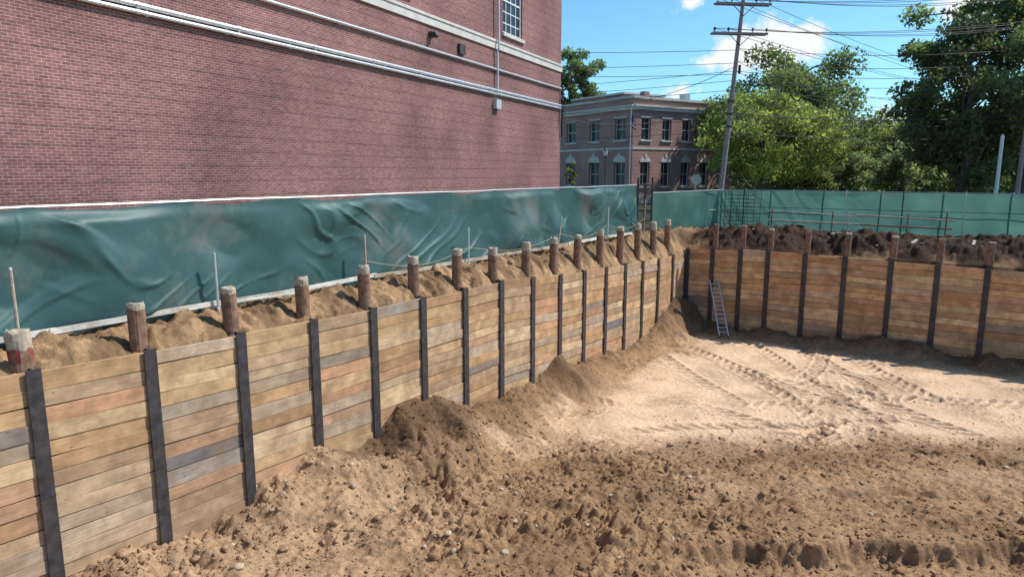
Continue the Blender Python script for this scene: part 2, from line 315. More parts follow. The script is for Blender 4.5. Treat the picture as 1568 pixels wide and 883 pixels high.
def rocks(name,n,mat,rmin,rmax,colfn,dens,sub=2,dist=.17,sink=.1,pw=3.0):
    bpy.ops.mesh.primitive_ico_sphere_add(subdivisions=sub,radius=1); o=bpy.context.object
    bv=np.array([v.co[:] for v in o.data.vertices]); bf=np.array([p.vertices[:] for p in o.data.polygons]); bpy.data.objects.remove(o)
    x=rng.uniform(0.05,20,n*5); y=rng.uniform(2,36.5,n*5); z,c,r=HGT(x,y); q=-(x-CX)*S_+y*C_
    keep=rng.uniform(0,1,n*5)<dens(x,y,q,r); x,y,z,c=x[keep][:n],y[keep][:n],z[keep][:n],c[keep][:n]; n=len(x)
    s=rmin*(rmax/rmin)**(rng.uniform(0,1,n)**pw)
    V=np.repeat(bv[None],n,0)*(1+dist*rng.standard_normal((n,len(bv),1)).clip(-2,2))
    V*= (s[:,None]*rng.uniform(.55,1.35,(n,3)))[:,None,:]
    a=rng.uniform(0,6.28,n); ca,sa=np.cos(a)[:,None],np.sin(a)[:,None]
    vx=V[:,:,0]*ca-V[:,:,1]*sa; vy=V[:,:,0]*sa+V[:,:,1]*ca
    V=np.stack([vx+x[:,None],vy+y[:,None],V[:,:,2]*.7+z[:,None]+s[:,None]*sink],-1)
    F=(bf[None]+(np.arange(n)*len(bv))[:,None,None]).reshape(-1,3)
    col=np.repeat(colfn(c,n)[:,None],len(bv),1)
    return npmesh(name,V.reshape(-1,3),F,mat,col.reshape(-1,3),False)
def dens(x,y,q,r):
    cl=ss(fbm(x/1.1,y/1.1,91,3),-.1,.5)
    return np.clip(r*1.3,0,1)*(.1+.9*(q<22))*(.15+.85*cl)
rocks('dirt_clods',7500,M_dirt,.018,.12,lambda c,n:c*rng.uniform(.8,1.12,(n,1)),dens,2,.2,0,3.2)
rocks('dirt_crumbs',26000,M_dirt,.010,.042,lambda c,n:c*rng.uniform(.75,1.15,(n,1)),lambda x,y,q,r:np.clip(r*1.2+.12,0,1)*(.02+.98*(q<24))*(.3+.7*ss(fbm(x/.8,y/.8,95,3),-.2,.4)),1,.25,.1,1.5)
rocks('stones',750,M_dirt,.015,.085,lambda c,n:np.array([.52,.41,.29])*rng.uniform(.75,1.2,(n,1)),lambda x,y,q,r:(r>0)*(q<19)*np.where(x<6,1,.3),2,.10,.25,2.6)
# ------------------------------------------------------------ lagging walls
PAL=[(.62,.385,.195),(.67,.44,.235),(.57,.345,.175),(.69,.48,.27),(.64,.36,.20),(.54,.365,.22),(.71,.51,.31),(.49,.29,.16),(.62,.37,.22),(.56,.42,.29)]
GREY=[(.34,.28,.235),(.40,.33,.265),(.26,.23,.22),(.42,.33,.24)]
def lag_wall(axis_,us,topf,botz,greys):
    mb=MB()
    if axis_=='y': P=lambda u,d,z:(d,u,z)
    else: P=lambda u,d,z:(u,YB-d,z)
    def bx(u0,u1,d0,d1,z0,z1,m,sk=0):
        a=P(u0,d0,z0);b=P(u1,d1,z1)
        lo=[min(a[i],b[i]) for i in range(3)];hi=[max(a[i],b[i]) for i in range(3)]
        x0,y0,_=lo;x1,y1,_=hi
        if axis_=='y': H=[(x0,y0,z0-sk),(x1,y0,z0-sk),(x1,y1,z0+sk),(x0,y1,z0+sk),(x0,y0,z1-sk),(x1,y0,z1-sk),(x1,y1,z1+sk),(x0,y1,z1+sk)]
        else: H=[(x0,y0,z0-sk),(x1,y0,z0+sk),(x1,y1,z0+sk),(x0,y1,z0-sk),(x0,y0,z1-sk),(x1,y0,z1+sk),(x1,y1,z1+sk),(x0,y1,z1-sk)]
        mb.hexa(H,m)
    for i in range(len(us)-1):
        u0,u1=us[i]+.03,us[i+1]-.03
        z=float(topf((us[i]+us[i+1])/2))+random.uniform(-.05,.05); sk=(float(topf(us[i+1]))-float(topf(us[i])))/2*.8
        row=0; gset=greys.get(i,())
        while z>botz:
            h=random.choice([.25,.28,.3,.3,.3,.35])
            g=row in gset or random.random()<.02
            c=np.array(random.choice(GREY if g else PAL))*random.uniform(.82,1.1)
            if random.random()<.15: c=c*.6+np.array((.42,.31,.22))*.4
            mb.col=tuple(c); mb.uo=(random.uniform(0,50),random.uniform(0,50))
            d=random.uniform(-.035,.0)-.02
            bx(u0,u1,d-.08,d,z-h+random.uniform(.006,.024),z,M_wood,sk+random.uniform(-.014,.014))
            z-=h; row+=1
    mb.col=(1,1,1)
    for i,u in enumerate(us):
        t=float(topf(u))+.06; w=.12
        bx(u-w,u+w,0,.02,botz-.2,t,M_steel); bx(u-.01,u+.01,-.22,0,botz-.2,t-.001,M_steel); bx(u-w,u+w,-.24,-.22,botz-.2,t+.02,M_steel)
        zz=t-.8-random.uniform(0,1.6); bx(u-w-.003,u+w+.003,.018,.028,zz-.05,zz,M_steel)
    return mb
uy=[-3.25,-1.25,.75]+[2.75+2*i for i in range(17)]+[36.62]
lag_wall('y',uy,TOP,-5.6,{5:(4,8,9),7:(3,),8:(0,),10:(9,),14:(5,)}).build('soldier_pile_wall')
ux=[.05,1.44,2.94,4.35,6.16,8.0,10.0,11.9,13.8,15.8,17.8,19.8,21.8,23.8,25.8,27.8,29.8,31.8,33.8,35.8,37.8]
TB=lambda x:np.interp(x,[0,3,8,14,40],[-1.1,-.95,-1.0,-1.12,-1.2])
PAL=[(c[0]*1.15,c[1]*1.1,c[2]*1.03) for c in PAL]  # back wall boards brightened in colour to stand in for missing light
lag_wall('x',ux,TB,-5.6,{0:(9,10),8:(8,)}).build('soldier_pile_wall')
def pile_head(x,y,z0,z1,r,lean=(0,0),first=False,k=0):
    mb=MB(); p=Vector((x,y,z0)); q=Vector((x+lean[0],y+lean[1],z1)); d=q-p
    n=16; rings=[]
    f=.74 if first else random.choice([.88,.9,.93,.84])
    hs=[0,.3,.55,f-.002,f,(1+f)/2,.985,1.0]; prof=[1,1.02,.99,1.01,.97,.99,.97,.86]
    for h,pr in zip(hs,prof):
        rings.append([p+d*h+Vector((math.cos(t),math.sin(t),0))*r*pr*(1+random.uniform(-.035,.035)) + Vector((0,0,random.uniform(-.03,.03) if h>.5 else 0)) for t in [j*2*math.pi/n for j in range(n)]])
    for a in range(len(rings)-1):
        for j in range(n):
            jj=(j+1)%n; m=M_conc if a>=3 else M_rust
            if first and a in(3,2) and j in(1,14,12): m=M_redp
            mb.face([rings[a][j],rings[a][jj],rings[a+1][jj],rings[a+1][j]],m)
    mb.face(rings[-1],M_conc); mb.build('pile_head',False)
tops=[.45,.46,.60,.60,.60,.66,.72,.74,.62,.62,.64,.6,.66,.64,.68,.66,.66,.62]
for i,y in enumerate([2.75+2*j for j in range(17)]):
    zt=tops[i]+random.uniform(-.02,.02)
    pile_head(-.36+random.uniform(-.04,.04),y+random.uniform(-.05,.05),float(TOP(y))-.5,zt,.165 if i!=1 else .19,(random.uniform(-.04,.04),random.uniform(-.04,.04)),i==1,i)
for i,x in enumerate(ux[1:-2]):
    mb=MB(); zt=float(np.interp(x,[1,5,10,14,40],[.33,.25,.15,0,-.1]))+random.uniform(-.05,.05); y0=YB+.30
    mb.cyl((x+.02,y0,-1.6),(x+.04,y0+random.uniform(-.05,.05),zt),.15,.145,M_rust,12)
    mb.cyl((x+.04,y0,zt-.06),(x+.04,y0,zt+.015),.152,.14,M_conc if i%3 else M_rust,12)
    if i==6: mb.box((x-.03,y0-.16,zt-.3),(x+.07,y0-.14,zt-.15),M_redp)
    mb.build('pile_head')
# ------------------------------------------------------------ windscreen fences
def fence(name,pts,zb,zt,mat,amp,seed,posts=3.0,front=1,sag=.05,bows=1.0):
    segl=[math.dist(pts[i],pts[i+1]) for i in range(len(pts)-1)]; Ltot=sum(segl); cum=np.concatenate([[0],np.cumsum(segl)])
    ns=int(Ltot/.04); s=np.linspace(0,Ltot,ns); px=np.interp(s,cum,[p[0] for p in pts]); py=np.interp(s,cum,[p[1] for p in pts])
    tx=np.gradient(px);ty=np.gradient(py);l=np.hypot(tx,ty);nx=ty/l;ny=-tx/l
    nv=60; v=np.linspace(0,1,nv); Sg,Vg=np.meshgrid(s,v,indexing='ij')
    ph=np.abs(np.sin(np.pi*Sg/posts)); H=zt-zb; Zm=Vg*H
    wx=.6*vnoise(Sg/2.1,Zm/1.5,seed+30); wz=.5*vnoise(Sg/1.9+7,Zm/1.3,seed+31)
    A,B=Sg+wx,Zm+wz
    def crease(al,wd,ln,sd):
        ca,sa=math.cos(al),math.sin(al); a=(A*sa+B*ca)/wd; b=(A*ca-B*sa)/ln
        n_=vnoise(a,b,sd); return np.exp(-(n_/.18)**2)
    p1=ss(vnoise(Sg/3.3,Zm/2,seed+20),-.1,.5); p2=ss(vnoise(Sg/2.7+5,Zm/2,seed+21),-.1,.5)
    cr=crease(.55,.5,3.0,seed+1)*p1+crease(-.6,.5,2.6,seed+2)*p2+.4*crease(.15,.35,2.0,seed+3)*p1*p2
    f1=fbm(Sg*.42+Vg*.9,Vg*1.2-Sg*.2,seed,2)
    edge=ss(Vg,0,.12)*.5+.5; topd=1-ss(Vg,.88,1.0)
    off=amp*topd*edge*(.55+1.0*f1+.36*cr)*(.5+.5*ph)*bows+amp*1.2*(1-Vg)**2*(.5+.5*f1)
    zz=zb+Vg*H - Vg**3*sag*ph*(1+.8*vnoise(Sg/1.3,Sg*0,seed+2)) + (1-Vg)**4*.06*f1
    off=np.maximum(off,-.0)
    P=np.stack([px[:,None]+nx[:,None]*off*front,py[:,None]+ny[:,None]*off*front,zz],-1)
    o=gridmesh('windscreen',P,mat)
    mb=MB(); n=int(Ltot/posts)+1
    for i in range(n+1):
        d=min(i*posts,Ltot); x=np.interp(d,cum,[p[0] for p in pts]); y=np.interp(d,cum,[p[1] for p in pts])
        nxx=float(np.interp(d,s,nx)); nyy=float(np.interp(d,s,ny)); ox=-.07*front*nxx; oy=-.07*front*nyy
        mb.cyl((x+ox,y+oy,zb-.3),(x+ox,y+oy,zt+.05),.03,.03,M_galv,8)
        if i<n:
            d2=min((i+1)*posts,Ltot); x2=np.interp(d2,cum,[p[0] for p in pts]); y2=np.interp(d2,cum,[p[1] for p in pts])
            if d2>d: mb.tube([(x,y,zt+.012),((x+x2)/2,(y+y2)/2,zt+.012+random.uniform(-.03,.01)),(x2,y2,zt+.012)],.022,M_galv,6); mb.tube([(x+ox,y+oy,(zt+zb)/2),(x2+ox,y2+oy,(zt+zb)/2)],.02,M_galv,6)
    fr=mb.build('fence_frame',True); 
    e=bpy.data.objects.new(name,None); scene.collection.objects.link(e); o.parent=e; fr.parent=e
    return e
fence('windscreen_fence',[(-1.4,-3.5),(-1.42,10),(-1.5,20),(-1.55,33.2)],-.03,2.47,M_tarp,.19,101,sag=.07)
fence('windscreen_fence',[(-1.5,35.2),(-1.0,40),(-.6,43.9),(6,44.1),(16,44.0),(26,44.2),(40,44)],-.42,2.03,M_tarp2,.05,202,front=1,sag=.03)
mb=MB()
for k in range(14):
    x=1.0+k*2.9; mb.cyl((x,43.93,-.6),(x,43.93,2.1),.03,.03,M_galv if k%3 else M_wire,8)
mb.cyl((1,43.92,1.0),(39,43.92,1.02),.014,.014,M_wire,5)
mb.build('fence_post')
mb=MB()
for y in (33.25,34.2,35.15): mb.cyl((-1.5,y,-.2),(-1.5,y,2.85 if y!=34.2 else 2.6),.05,.05,M_wire,10)
for y0,y1 in ((33.3,34.15),(34.25,35.1)):
    for z in (.1,1.2,2.5): mb.cyl((-1.5,y0,z),(-1.5,y1,z),.025,.025,M_wire,6)
    for k in range(9):
        a=y0+(y1-y0)*k/8
        mb.cyl((-1.5,a,.1),(-1.5,a,2.5),.012,.012,M_wire,4,False)
    for k in range(16):
        z=.1+k*.16; mb.cyl((-1.5,y0,z),(-1.5,y1,z),.01,.01,M_wire,4,False)
mb.build('chain_link_gate')
mb=MB(); y=-3
while y<31:
    L=random.uniform(2.4,3.6); c=random.choice([(.72,.66,.56),(.78,.74,.66),(.6,.5,.38)]); mb.col=c
    dx=random.uniform(-.06,.06); z=.13+random.uniform(-.02,.05)
    mb.beam((-1.1+dx,y,z),(-1.1-dx,y+L,z+random.uniform(-.03,.03)),.05,.11,M_wood)
    if random.random()<.6:
        mb.beam((-.92+dx,y+.3,z+.02),(-.87-dx,y+L*.8,z+.0),.14,.04,M_wood)
    y+=L*.96
mb.build('toe_board')
stk=[(-.95,4.95,1.42),(-1.0,8.9,1.3),(-1.0,13.5,1.35),(-1.0,18.2,1.25),(-.9,24.0,1.3),(-1.0,28.8,1.5),(-1.0,33.0,1.7)]
tp=[]
for i,(x,y,h) in enumerate(stk):
    mb=MB(); ln=random.uniform(-.05,.05)+(.25 if i==4 else 0); z0=-.25
    mb.cyl((x,y,z0),(x+.02,y+ln,h),.03,.03,M_conc if i%2==0 else M_galv,8); mb.cyl((x+.02,y+ln,h),(x+.02,y+ln,h+.04),.033,.022,M_galv,8); mb.box((x-.035,y-.035,.05),(x+.035,y+.035,.1),M_galv)
    mb.build('steel_stake'); tp.append(Vector((x,y+ln,h*.42+.1)))
mb=MB()
for a,b in zip(tp[2:],tp[3:]):
    pts=[a.lerp(b,t/12)-Vector((0,0,.35*math.sin(math.pi*t/12))) for t in range(13)]; mb.tube(pts,.006,M_rope,4)
mb.build('rope')
mb=MB(); b=Vector((2.9,34.7,-5.25)); t=Vector((1.62,36.62,-2.65)); ax=(t-b).normalized(); side=Vector((.83,.55,0)).normalized()*.23
for s in (-1,1): mb.beam(b+side*s,t+side*s,.04,.09,M_alu,up=(ax.cross(side)))
for k in range(1,13):
    p=b+(t-b)*k/13; mb.cyl(p-side,p+side,.022,.022,M_alu,6)
for s in (-1,1): mb.box(tuple(b+side*s-Vector((.05,.05,.03))),tuple(b+side*s+Vector((.05,.05,.03))),M_black)
mb.build('ladder')
mb=MB()
for x,h in ((3.4,1.1),(6.6,1.05),(7.4,.95),(10.2,1.0),(11.9,1.15)):
    mb.cyl((x,41,-.7),(x+.03,41,h),.035,.035,M_rust if x!=7.4 else M_alu,8)
mb.cyl((3.2,41.05,.95),(8.2,41.05,.78),.035,.035,M_alu,8); mb.cyl((7.8,41.08,.86),(12.3,41.08,.72),.045,.045,M_conc,8)
mb.cyl((3.2,41.05,.42),(8.0,41.05,.36),.045,.045,M_conc,8); mb.cyl((7.7,41.08,.35),(12.2,41.08,.3),.045,.045,M_rust,8)
mb.build('guard_rail')
mb=MB(); mb.M=Matrix.Translation((.3,42.2,-.1))@Matrix.Rotation(math.radians(-12),4,'Z')
for i in range(9):
    z=.1+i*.22; mb.cyl((0,0,z),(1.9,0,z),.012,.012,M_steel,5,False); mb.cyl((0,.8,z),(1.9,.8,z),.012,.012,M_steel,5,False); mb.cyl((0,0,z),(0,.8,z),.012,.012,M_steel,5,False); mb.cyl((1.9,0,z),(1.9,.8,z),.012,.012,M_steel,5,False)
for x in (0,.4,.95,1.5,1.9):
    for y in (0,.8): mb.cyl((x,y,-.5),(x+.05,y,2.1),.016,.016,M_steel,5,False)
mb.cyl((0,0,0),(1.9,.8,2),.02,.02,M_alu,5); mb.build('rebar_cage')
mb=MB()
for k in range(9):
    x=random.uniform(3,14);y=random.uniform(38,40.5); a=random.uniform(0,3); L=random.uniform(.5,1.3); mb.col=random.choice([(.6,.55,.48),(.45,.33,.2)])
    z=float(HGT(np.array([x]),np.array([y]))[0][0])+.08
    mb.beam((x,y,z),(x+L*math.cos(a),y+L*math.sin(a),z+random.uniform(0,.35)),.12,.05,M_wood)
mb.build('scrap_timber')
# ------------------------------------------------------------ buildings
def frame(o,xdir):
    X=Vector((xdir[0],xdir[1],0)).normalized(); Yv=Vector((-X.y,X.x,0))
    return Matrix(((X.x,Yv.x,0,o[0]),(X.y,Yv.y,0,o[1]),(0,0,1,o[2]),(0,0,0,1)))
def facade(mb,L,z0,z1,ops,mat,nx=3,nz=4,dep=.14,sill=True,f=.07,mun=.015):
    xsx=sorted(set([0,L]+[o[0] for o in ops]+[o[1] for o in ops])); zs=sorted(set([z0,z1]+[o[2] for o in ops]+[o[3] for o in ops]))
    for i in range(len(xsx)-1):
        for j in range(len(zs)-1):
            cx=(xsx[i]+xsx[i+1])/2; cz=(zs[j]+zs[j+1])/2
            if any(o[0]<cx<o[1] and o[2]<cz<o[3] for o in ops): continue
            a,b,c,d=xsx[i],xsx[i+1],zs[j],zs[j+1]; mb.face([(b,0,c),(a,0,c),(a,0,d),(b,0,d)],mat)
    for o in ops:
        a,b,c,d=o[:4]
        mb.face([(a,0,c),(a,-dep,c),(a,-dep,d),(a,0,d)],mat); mb.face([(b,-dep,c),(b,0,c),(b,0,d),(b,-dep,d)],mat)
        mb.face([(a,-dep,d),(b,-dep,d),(b,0,d),(a,0,d)],mat); mb.face([(a,0,c),(b,0,c),(b,-dep,c),(a,-dep,c)],M_stone)
        mb.face([(b,-dep,c),(a,-dep,c),(a,-dep,d),(b,-dep,d)],M_glass)
        y0,y1=-dep+.004,-dep+.06
        mb.box((a,y0,c),(a+f,y1,d),M_white); mb.box((b-f,y0,c),(b,y1,d),M_white); mb.box((a+f,y0,c),(b-f,y1,c+f),M_white); mb.box((a+f,y0,d-f),(b-f,y1,d),M_white)
        mb.box((a+f,y0,(c+d)/2-f*.4),(b-f,y1-.01,(c+d)/2+f*.4),M_white)
        for k in range(1,nx): x=a+(b-a)*k/nx; mb.box((x-mun,y0,c+f),(x+mun,y0+.02,d-f),M_white)
        for k in range(1,nz):
            if k*2!=nz: z=c+(d-c)*k/nz; mb.box((a+f,y0,z-mun),(b-f,y0+.018,z+mun),M_white)
        if sill: mb.box((a-.12,.003,c-.16),(b+.12,.12,c-.003),M_stone)
        if len(o)>4:
            xc=(a+b)/2;r=(b-a)/2+.1;n=14
            pts=[(xc+r*math.cos(t),.05,d+r*.75*math.sin(t)) for t in [math.pi*k/n for k in range(n+1)]]
            mb.face(pts,M_stone)
            for k in range(n):
                p,q=pts[k],pts[k+1]; mb.face([p,(p[0],0,p[2]),(q[0],0,q[2]),q],M_stone)
            mb.box((xc-.14,.003,d+r*.75-.12),(xc+.14,.1,d+r*.75+.22),M_stone)
mb=MB(); mb.M=frame((-8.0,36.4,0),(.148,-.989)); LB=43.5; HB=16.5
ops=[(5.5,7.75,9.85,13.0),(15.9,18.1,9.85,13.0),(26.3,28.5,9.85,13.0),(36.7,38.9,9.85,13.0)]
facade(mb,LB,-.3,HB,ops,M_brick,nx=4,nz=6,f=.1,mun=.025)
for o in ops: mb.box((o[0]-.12,.003,o[3]+.003),(o[1]+.12,.06,o[3]+.3),M_stone)
mb.box((-.05,.003,8.95),(LB,.07,9.25),M_stone); mb.box((-.05,.003,9.253),(LB,.11,9.36),M_stone)
mb.box((-.15,.003,HB-.6),(LB,.3,HB),M_stone)
W=22
mb.face([(0,0,-.3),(0,-W,-.3),(0,-W,HB),(0,0,HB)],M_brick); mb.face([(0,-W,-.3),(LB,-W,-.3),(LB,-W,HB),(0,-W,HB)],M_brick); mb.face([(LB,-W,-.3),(LB,0,-.3),(LB,0,HB),(LB,-W,HB)],M_brick); mb.face([(0,0,HB),(0,-W,HB),(LB,-W,HB),(LB,0,HB)],M_roof)
def conduit(z,r,y=.09,x0=.1,x1=LB):
    x=x0
    while x<x1:
        x2=min(x+3.05,x1); mb.cyl((x,y,z),(x2,y,z),r,r,M_galv,8,False); mb.cyl((x2-.05,y,z),(x2+.05,y,z),r*1.22,r*1.22,M_galv,8); x=x2
    k=x0+.8
    while k<x1: mb.box((k-.02,.003,z-r*1.3),(k+.02,y+.01,z+r*1.3),M_galv); k+=2.4
conduit(7.02,.065); conduit(6.86,.055,.09); conduit(8.0,.05,.08)
mb.cyl((8.6,.13,6.9),(8.6,.13,8.94),.05,.05,M_galv,8); mb.cyl((8.6,.2,8.9),(8.6,.2,15.9),.05,.05,M_galv,8)
mb.box((8.35,.003,6.15),(8.85,.2,6.6),M_galv); mb.box((11.7,.003,8.2),(12.2,.12,8.62),M_steel); mb.box((14.3,.003,8.5),(14.55,.2,8.7),M_steel); mb.cyl((14.42,.2,8.66),(14.42,.33,8.5),.11,.08,M_steel,8)
mb.cyl((.05,.12,5.2),(.05,.12,8.2),.045,.045,M_black,8)
for k in range(5):
    pts=[(.15+.05*k,.16,7.6-.25*k)]+[(.15+.05*k-.3*math.sin(t/8*math.pi),.2+.05*t*.3,7.6-.25*k-.12*t*.6) for t in range(1,9)]
    mb.tube(pts,.022,M_black,5)
mb.build('brick_building')
cn=site(12.1,70)
def dirv(e,n): v=site(e,n)-site(0,0); return (v.x,v.y)
mb=MB(); mb.M=frame((cn.x,cn.y,-.3),dirv(-.539,.842)); H2=10.9
ops=[]
for s in (1.9,6.0,10.1,14.2,18.3): ops+= [(s-.85,s+.85,6.7,8.9),(s-.85,s+.85,2.0,4.5,1)]
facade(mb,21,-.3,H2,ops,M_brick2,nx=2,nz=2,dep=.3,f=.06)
for s in (1.9,6.0,10.1,14.2,18.3): mb.box((s-.95,.003,8.903),(s+.95,.05,9.05),M_stone)
def trim(L):
    mb.box((-.06,.003,9.62),(L,.22,9.95),M_stone); mb.box((-.1,.003,9.953),(L,.34,10.1),M_stone); mb.box((-.06,.003,H2-.18),(L,.14,H2+.06),M_stone); mb.box((0,.003,5.75),(L,.06,5.95),M_stone); mb.box((0,.003,-.3),(L,.08,1.2),M_stone)
trim(21)
re=cn+Vector((*dirv(.842,.539),0))*15
mb.M=frame((re.x,re.y,-.3),dirv(-.842,-.539))
ops=[]
for s in (13.2,10.3,7.4,4.5,1.7): ops+= [(s-.65,s+.65,6.7,8.9),(s-.65,s+.65,2.0,4.5,1)]
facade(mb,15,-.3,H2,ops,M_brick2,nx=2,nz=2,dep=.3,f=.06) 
for s in (13.2,10.3,7.4,4.5,1.7): mb.box((s-.75,.003,8.903),(s+.75,.05,9.05),M_stone)
trim(15)
mb.M=frame((cn.x,cn.y,-.3),dirv(-.539,.842))
mb.face([(0,0,H2-.1),(21,0,H2-.1),(21,-15,H2-.1),(0,-15,H2-.1)],M_roof)
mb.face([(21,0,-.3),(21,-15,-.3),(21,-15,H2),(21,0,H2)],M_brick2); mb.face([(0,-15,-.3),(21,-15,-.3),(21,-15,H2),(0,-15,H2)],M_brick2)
mb.box((6,-10,H2-.09),(15,-4,H2+1.0),M_brick2); mb.box((5.8,-10.2,H2+1.0),(15.2,-3.8,H2+1.2),M_stone)
mb.box((2.2,-4.2,H2-.09),(2.9,-3.5,H2+.9),M_brick2); mb.box((1.0,-9,H2-.09),(1.8,-8.2,H2+.8),M_galv)
mb.build('brick_building')
# ------------------------------------------------------------ trees
def tree(name,loc,H,R,crown0,seed,base,nleaf,lsize=.34,ncl=70,squash=1.0,trunk=.35,lean=(0,0)):
    r=np.random.default_rng(seed); lx,ly,lz=loc
    cz=(H+crown0)/2; rz=(H-crown0)/2*squash
    cl=[];tries=0
    while len(cl)<ncl and tries<6000:
        tries+=1
        u=r.standard_normal(3); u/=np.linalg.norm(u); rad=r.uniform(.25,1)**.6
        taper=1-.28*max(u[2],0)-.15*max(-u[2],0)
        p=np.array([u[0]*R*rad*taper,u[1]*R*rad*taper,cz+u[2]*rz*rad])
        p[:2]+= .14*R*np.array([math.sin(p[2]*.9+seed),math.cos(p[2]*.7+seed*2)])
        cl.append((p,R*r.uniform(.10,.25),r.uniform(.7,1.35)))
    w=np.array([c[1]**2 for c in cl]); w/=w.sum(); cnt=r.multinomial(nleaf,w)
    V=[];Cc=[]
    for (p,cr,tn),k in zip(cl,cnt):
        u=r.standard_normal((k,3)); u/=np.linalg.norm(u,axis=1)[:,None]
        rad=cr*r.uniform(.15,1.3,(k,1))**.6; c=p+u*rad*np.array([1,1,.72])
        sz=lsize*r.uniform(.5,1.2,(k,1))
        a=r.standard_normal((k,3)); a/=np.linalg.norm(a,axis=1)[:,None]; b=r.standard_normal((k,3)); b-= (a*b).sum(1)[:,None]*a; b/=np.linalg.norm(b,axis=1)[:,None]
        q=np.stack([c-a*sz*.5,c+b*sz*.32,c+a*sz*.5,c-b*sz*.32],1); V.append(q)
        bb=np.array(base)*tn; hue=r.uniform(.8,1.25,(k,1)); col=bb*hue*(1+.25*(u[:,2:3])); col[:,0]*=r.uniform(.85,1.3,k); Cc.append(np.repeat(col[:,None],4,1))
    V=np.concatenate(V).reshape(-1,3)+np.array([lx,ly,lz]); Cc=np.concatenate(Cc).reshape(-1,3)
    V[:,0]+=lean[0]*(V[:,2]-lz)/H; V[:,1]+=lean[1]*(V[:,2]-lz)/H
    F=np.arange(len(V)).reshape(-1,4)
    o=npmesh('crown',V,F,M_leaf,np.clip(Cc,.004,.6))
    mb=MB(); prev=Vector((lx,ly,lz-.3)); top=crown0+(H-crown0)*.75; n=6; pts=[]
    for i in range(1,n+1):
        z=top*i/n; q=Vector((lx+r.uniform(-.2,.2)*i*.5+lean[0]*z/H,ly+r.uniform(-.2,.2)*i*.5+lean[1]*z/H,lz+z)); r0=trunk*(1-(i-1)/n*.8); r1=trunk*(1-i/n*.8)
        mb.cyl(prev,q,r0*(1.35 if i==1 else 1),r1,M_bark,8,False); pts.append(q); prev=q
    for (p,cr,tn) in cl[:34]:
        P=Vector((p[0]+lx+lean[0]*p[2]/H,p[1]+ly+lean[1]*p[2]/H,p[2]+lz)); cand=[q for q in pts if q.z<P.z-.2] or [pts[0]]; q=cand[-1] if random.random()<.6 else random.choice(cand)
        mid=q.lerp(P,.5)+Vector((0,0,.12*(P-q).length)); mb.cyl(q,mid,trunk*.28,trunk*.16,M_bark,5,False); mb.cyl(mid,P,trunk*.16,trunk*.04,M_bark,5,False)
    t=mb.build('trunk_and_limbs',True)
    e=bpy.data.objects.new(name,None); scene.collection.objects.link(e); o.parent=e; t.parent=e
def S(e,n): v=site(e,n); return (v.x,v.y,-.35)
G1=(.12,.165,.07); G2=(.18,.235,.075); G3=(.105,.145,.07); G4=(.13,.17,.09)
tree('broadleaf_tree',S(28.0,72),15.8,8.3,3.0,21,G1,25000,.42,100,1.0,.45)
tree('broadleaf_tree',S(20.6,57),10.0,5.9,2.0,22,G2,17000,.34,80,1.0,.3)
tree('broadleaf_tree',S(35,80),12.5,5.8,1.5,29,G4,11000,.42,60)
tree('broadleaf_tree',S(31.3,48),16.6,5.4,2.4,23,G3,22000,.36,90,1.0,.42)
tree('broadleaf_tree',S(37.0,50),20,7.2,2.0,24,G3,23000,.38,95,1.0,.5)
tree('broadleaf_tree',S(46,84),11.2,5.8,1.0,25,G2,11000,.4,60)
tree('broadleaf_tree',S(40,88),10.5,5.8,1.0,26,G1,11000,.42,60)
tree('broadleaf_tree',S(9.6,112),22.8,5.2,12,27,G3,11000,.5,60,1.0,.5)
tree('sapling',S(5.3,62),4.7,.75,1.6,28,(.15,.20,.05),1500,.2,16,1.0,.05)
tree('broadleaf_tree',S(55,80),12,6.5,.5,30,G1,11000,.42,60)
tree('broadleaf_tree',S(27,64),6.2,3.6,.4,33,G1,7000,.34,40,1.0,.2)
tree('broadleaf_tree',S(35,62),6.0,3.8,.3,34,G4,7000,.34,45,1.0,.2)
tree('broadleaf_tree',S(41,64),7.0,4.0,.3,35,G1,7000,.34,45,1.0,.2)
r=np.random.default_rng(5); Vs=[];Cs=[]
for k in range(150):
    a=math.radians(r.uniform(-4,50)); d=r.uniform(110,150); cx,cf=d*math.sin(a),d*math.cos(a); p=np.array(site(cx,cf,r.uniform(0,9.5)))
    n=380; u=r.standard_normal((n,3)); u/=np.linalg.norm(u,axis=1)[:,None]; c=p+u*r.uniform(.3,1,(n,1))**.5*np.array([4.5,4.5,3.4]); sz=r.uniform(.6,1.2,(n,1))
    a_=r.standard_normal((n,3)); a_/=np.linalg.norm(a_,axis=1)[:,None]; b_=r.standard_normal((n,3)); 
    Vs.append(np.stack([c-a_*sz*.5,c+b_*sz*.35,c+a_*sz*.5,c-b_*sz*.35],1)); Cs.append(np.repeat((np.array([.13,.175,.10])*r.uniform(.75,1.25)*r.uniform(.75,1.3,(n,1)))[:,None],4,1))  # paler, bluer leaf colour: aerial haze put into the colour
V=np.concatenate(Vs).reshape(-1,3); npmesh('distant_trees',V,np.arange(len(V)).reshape(-1,4),M_leaf,np.concatenate(Cs).reshape(-1,3))
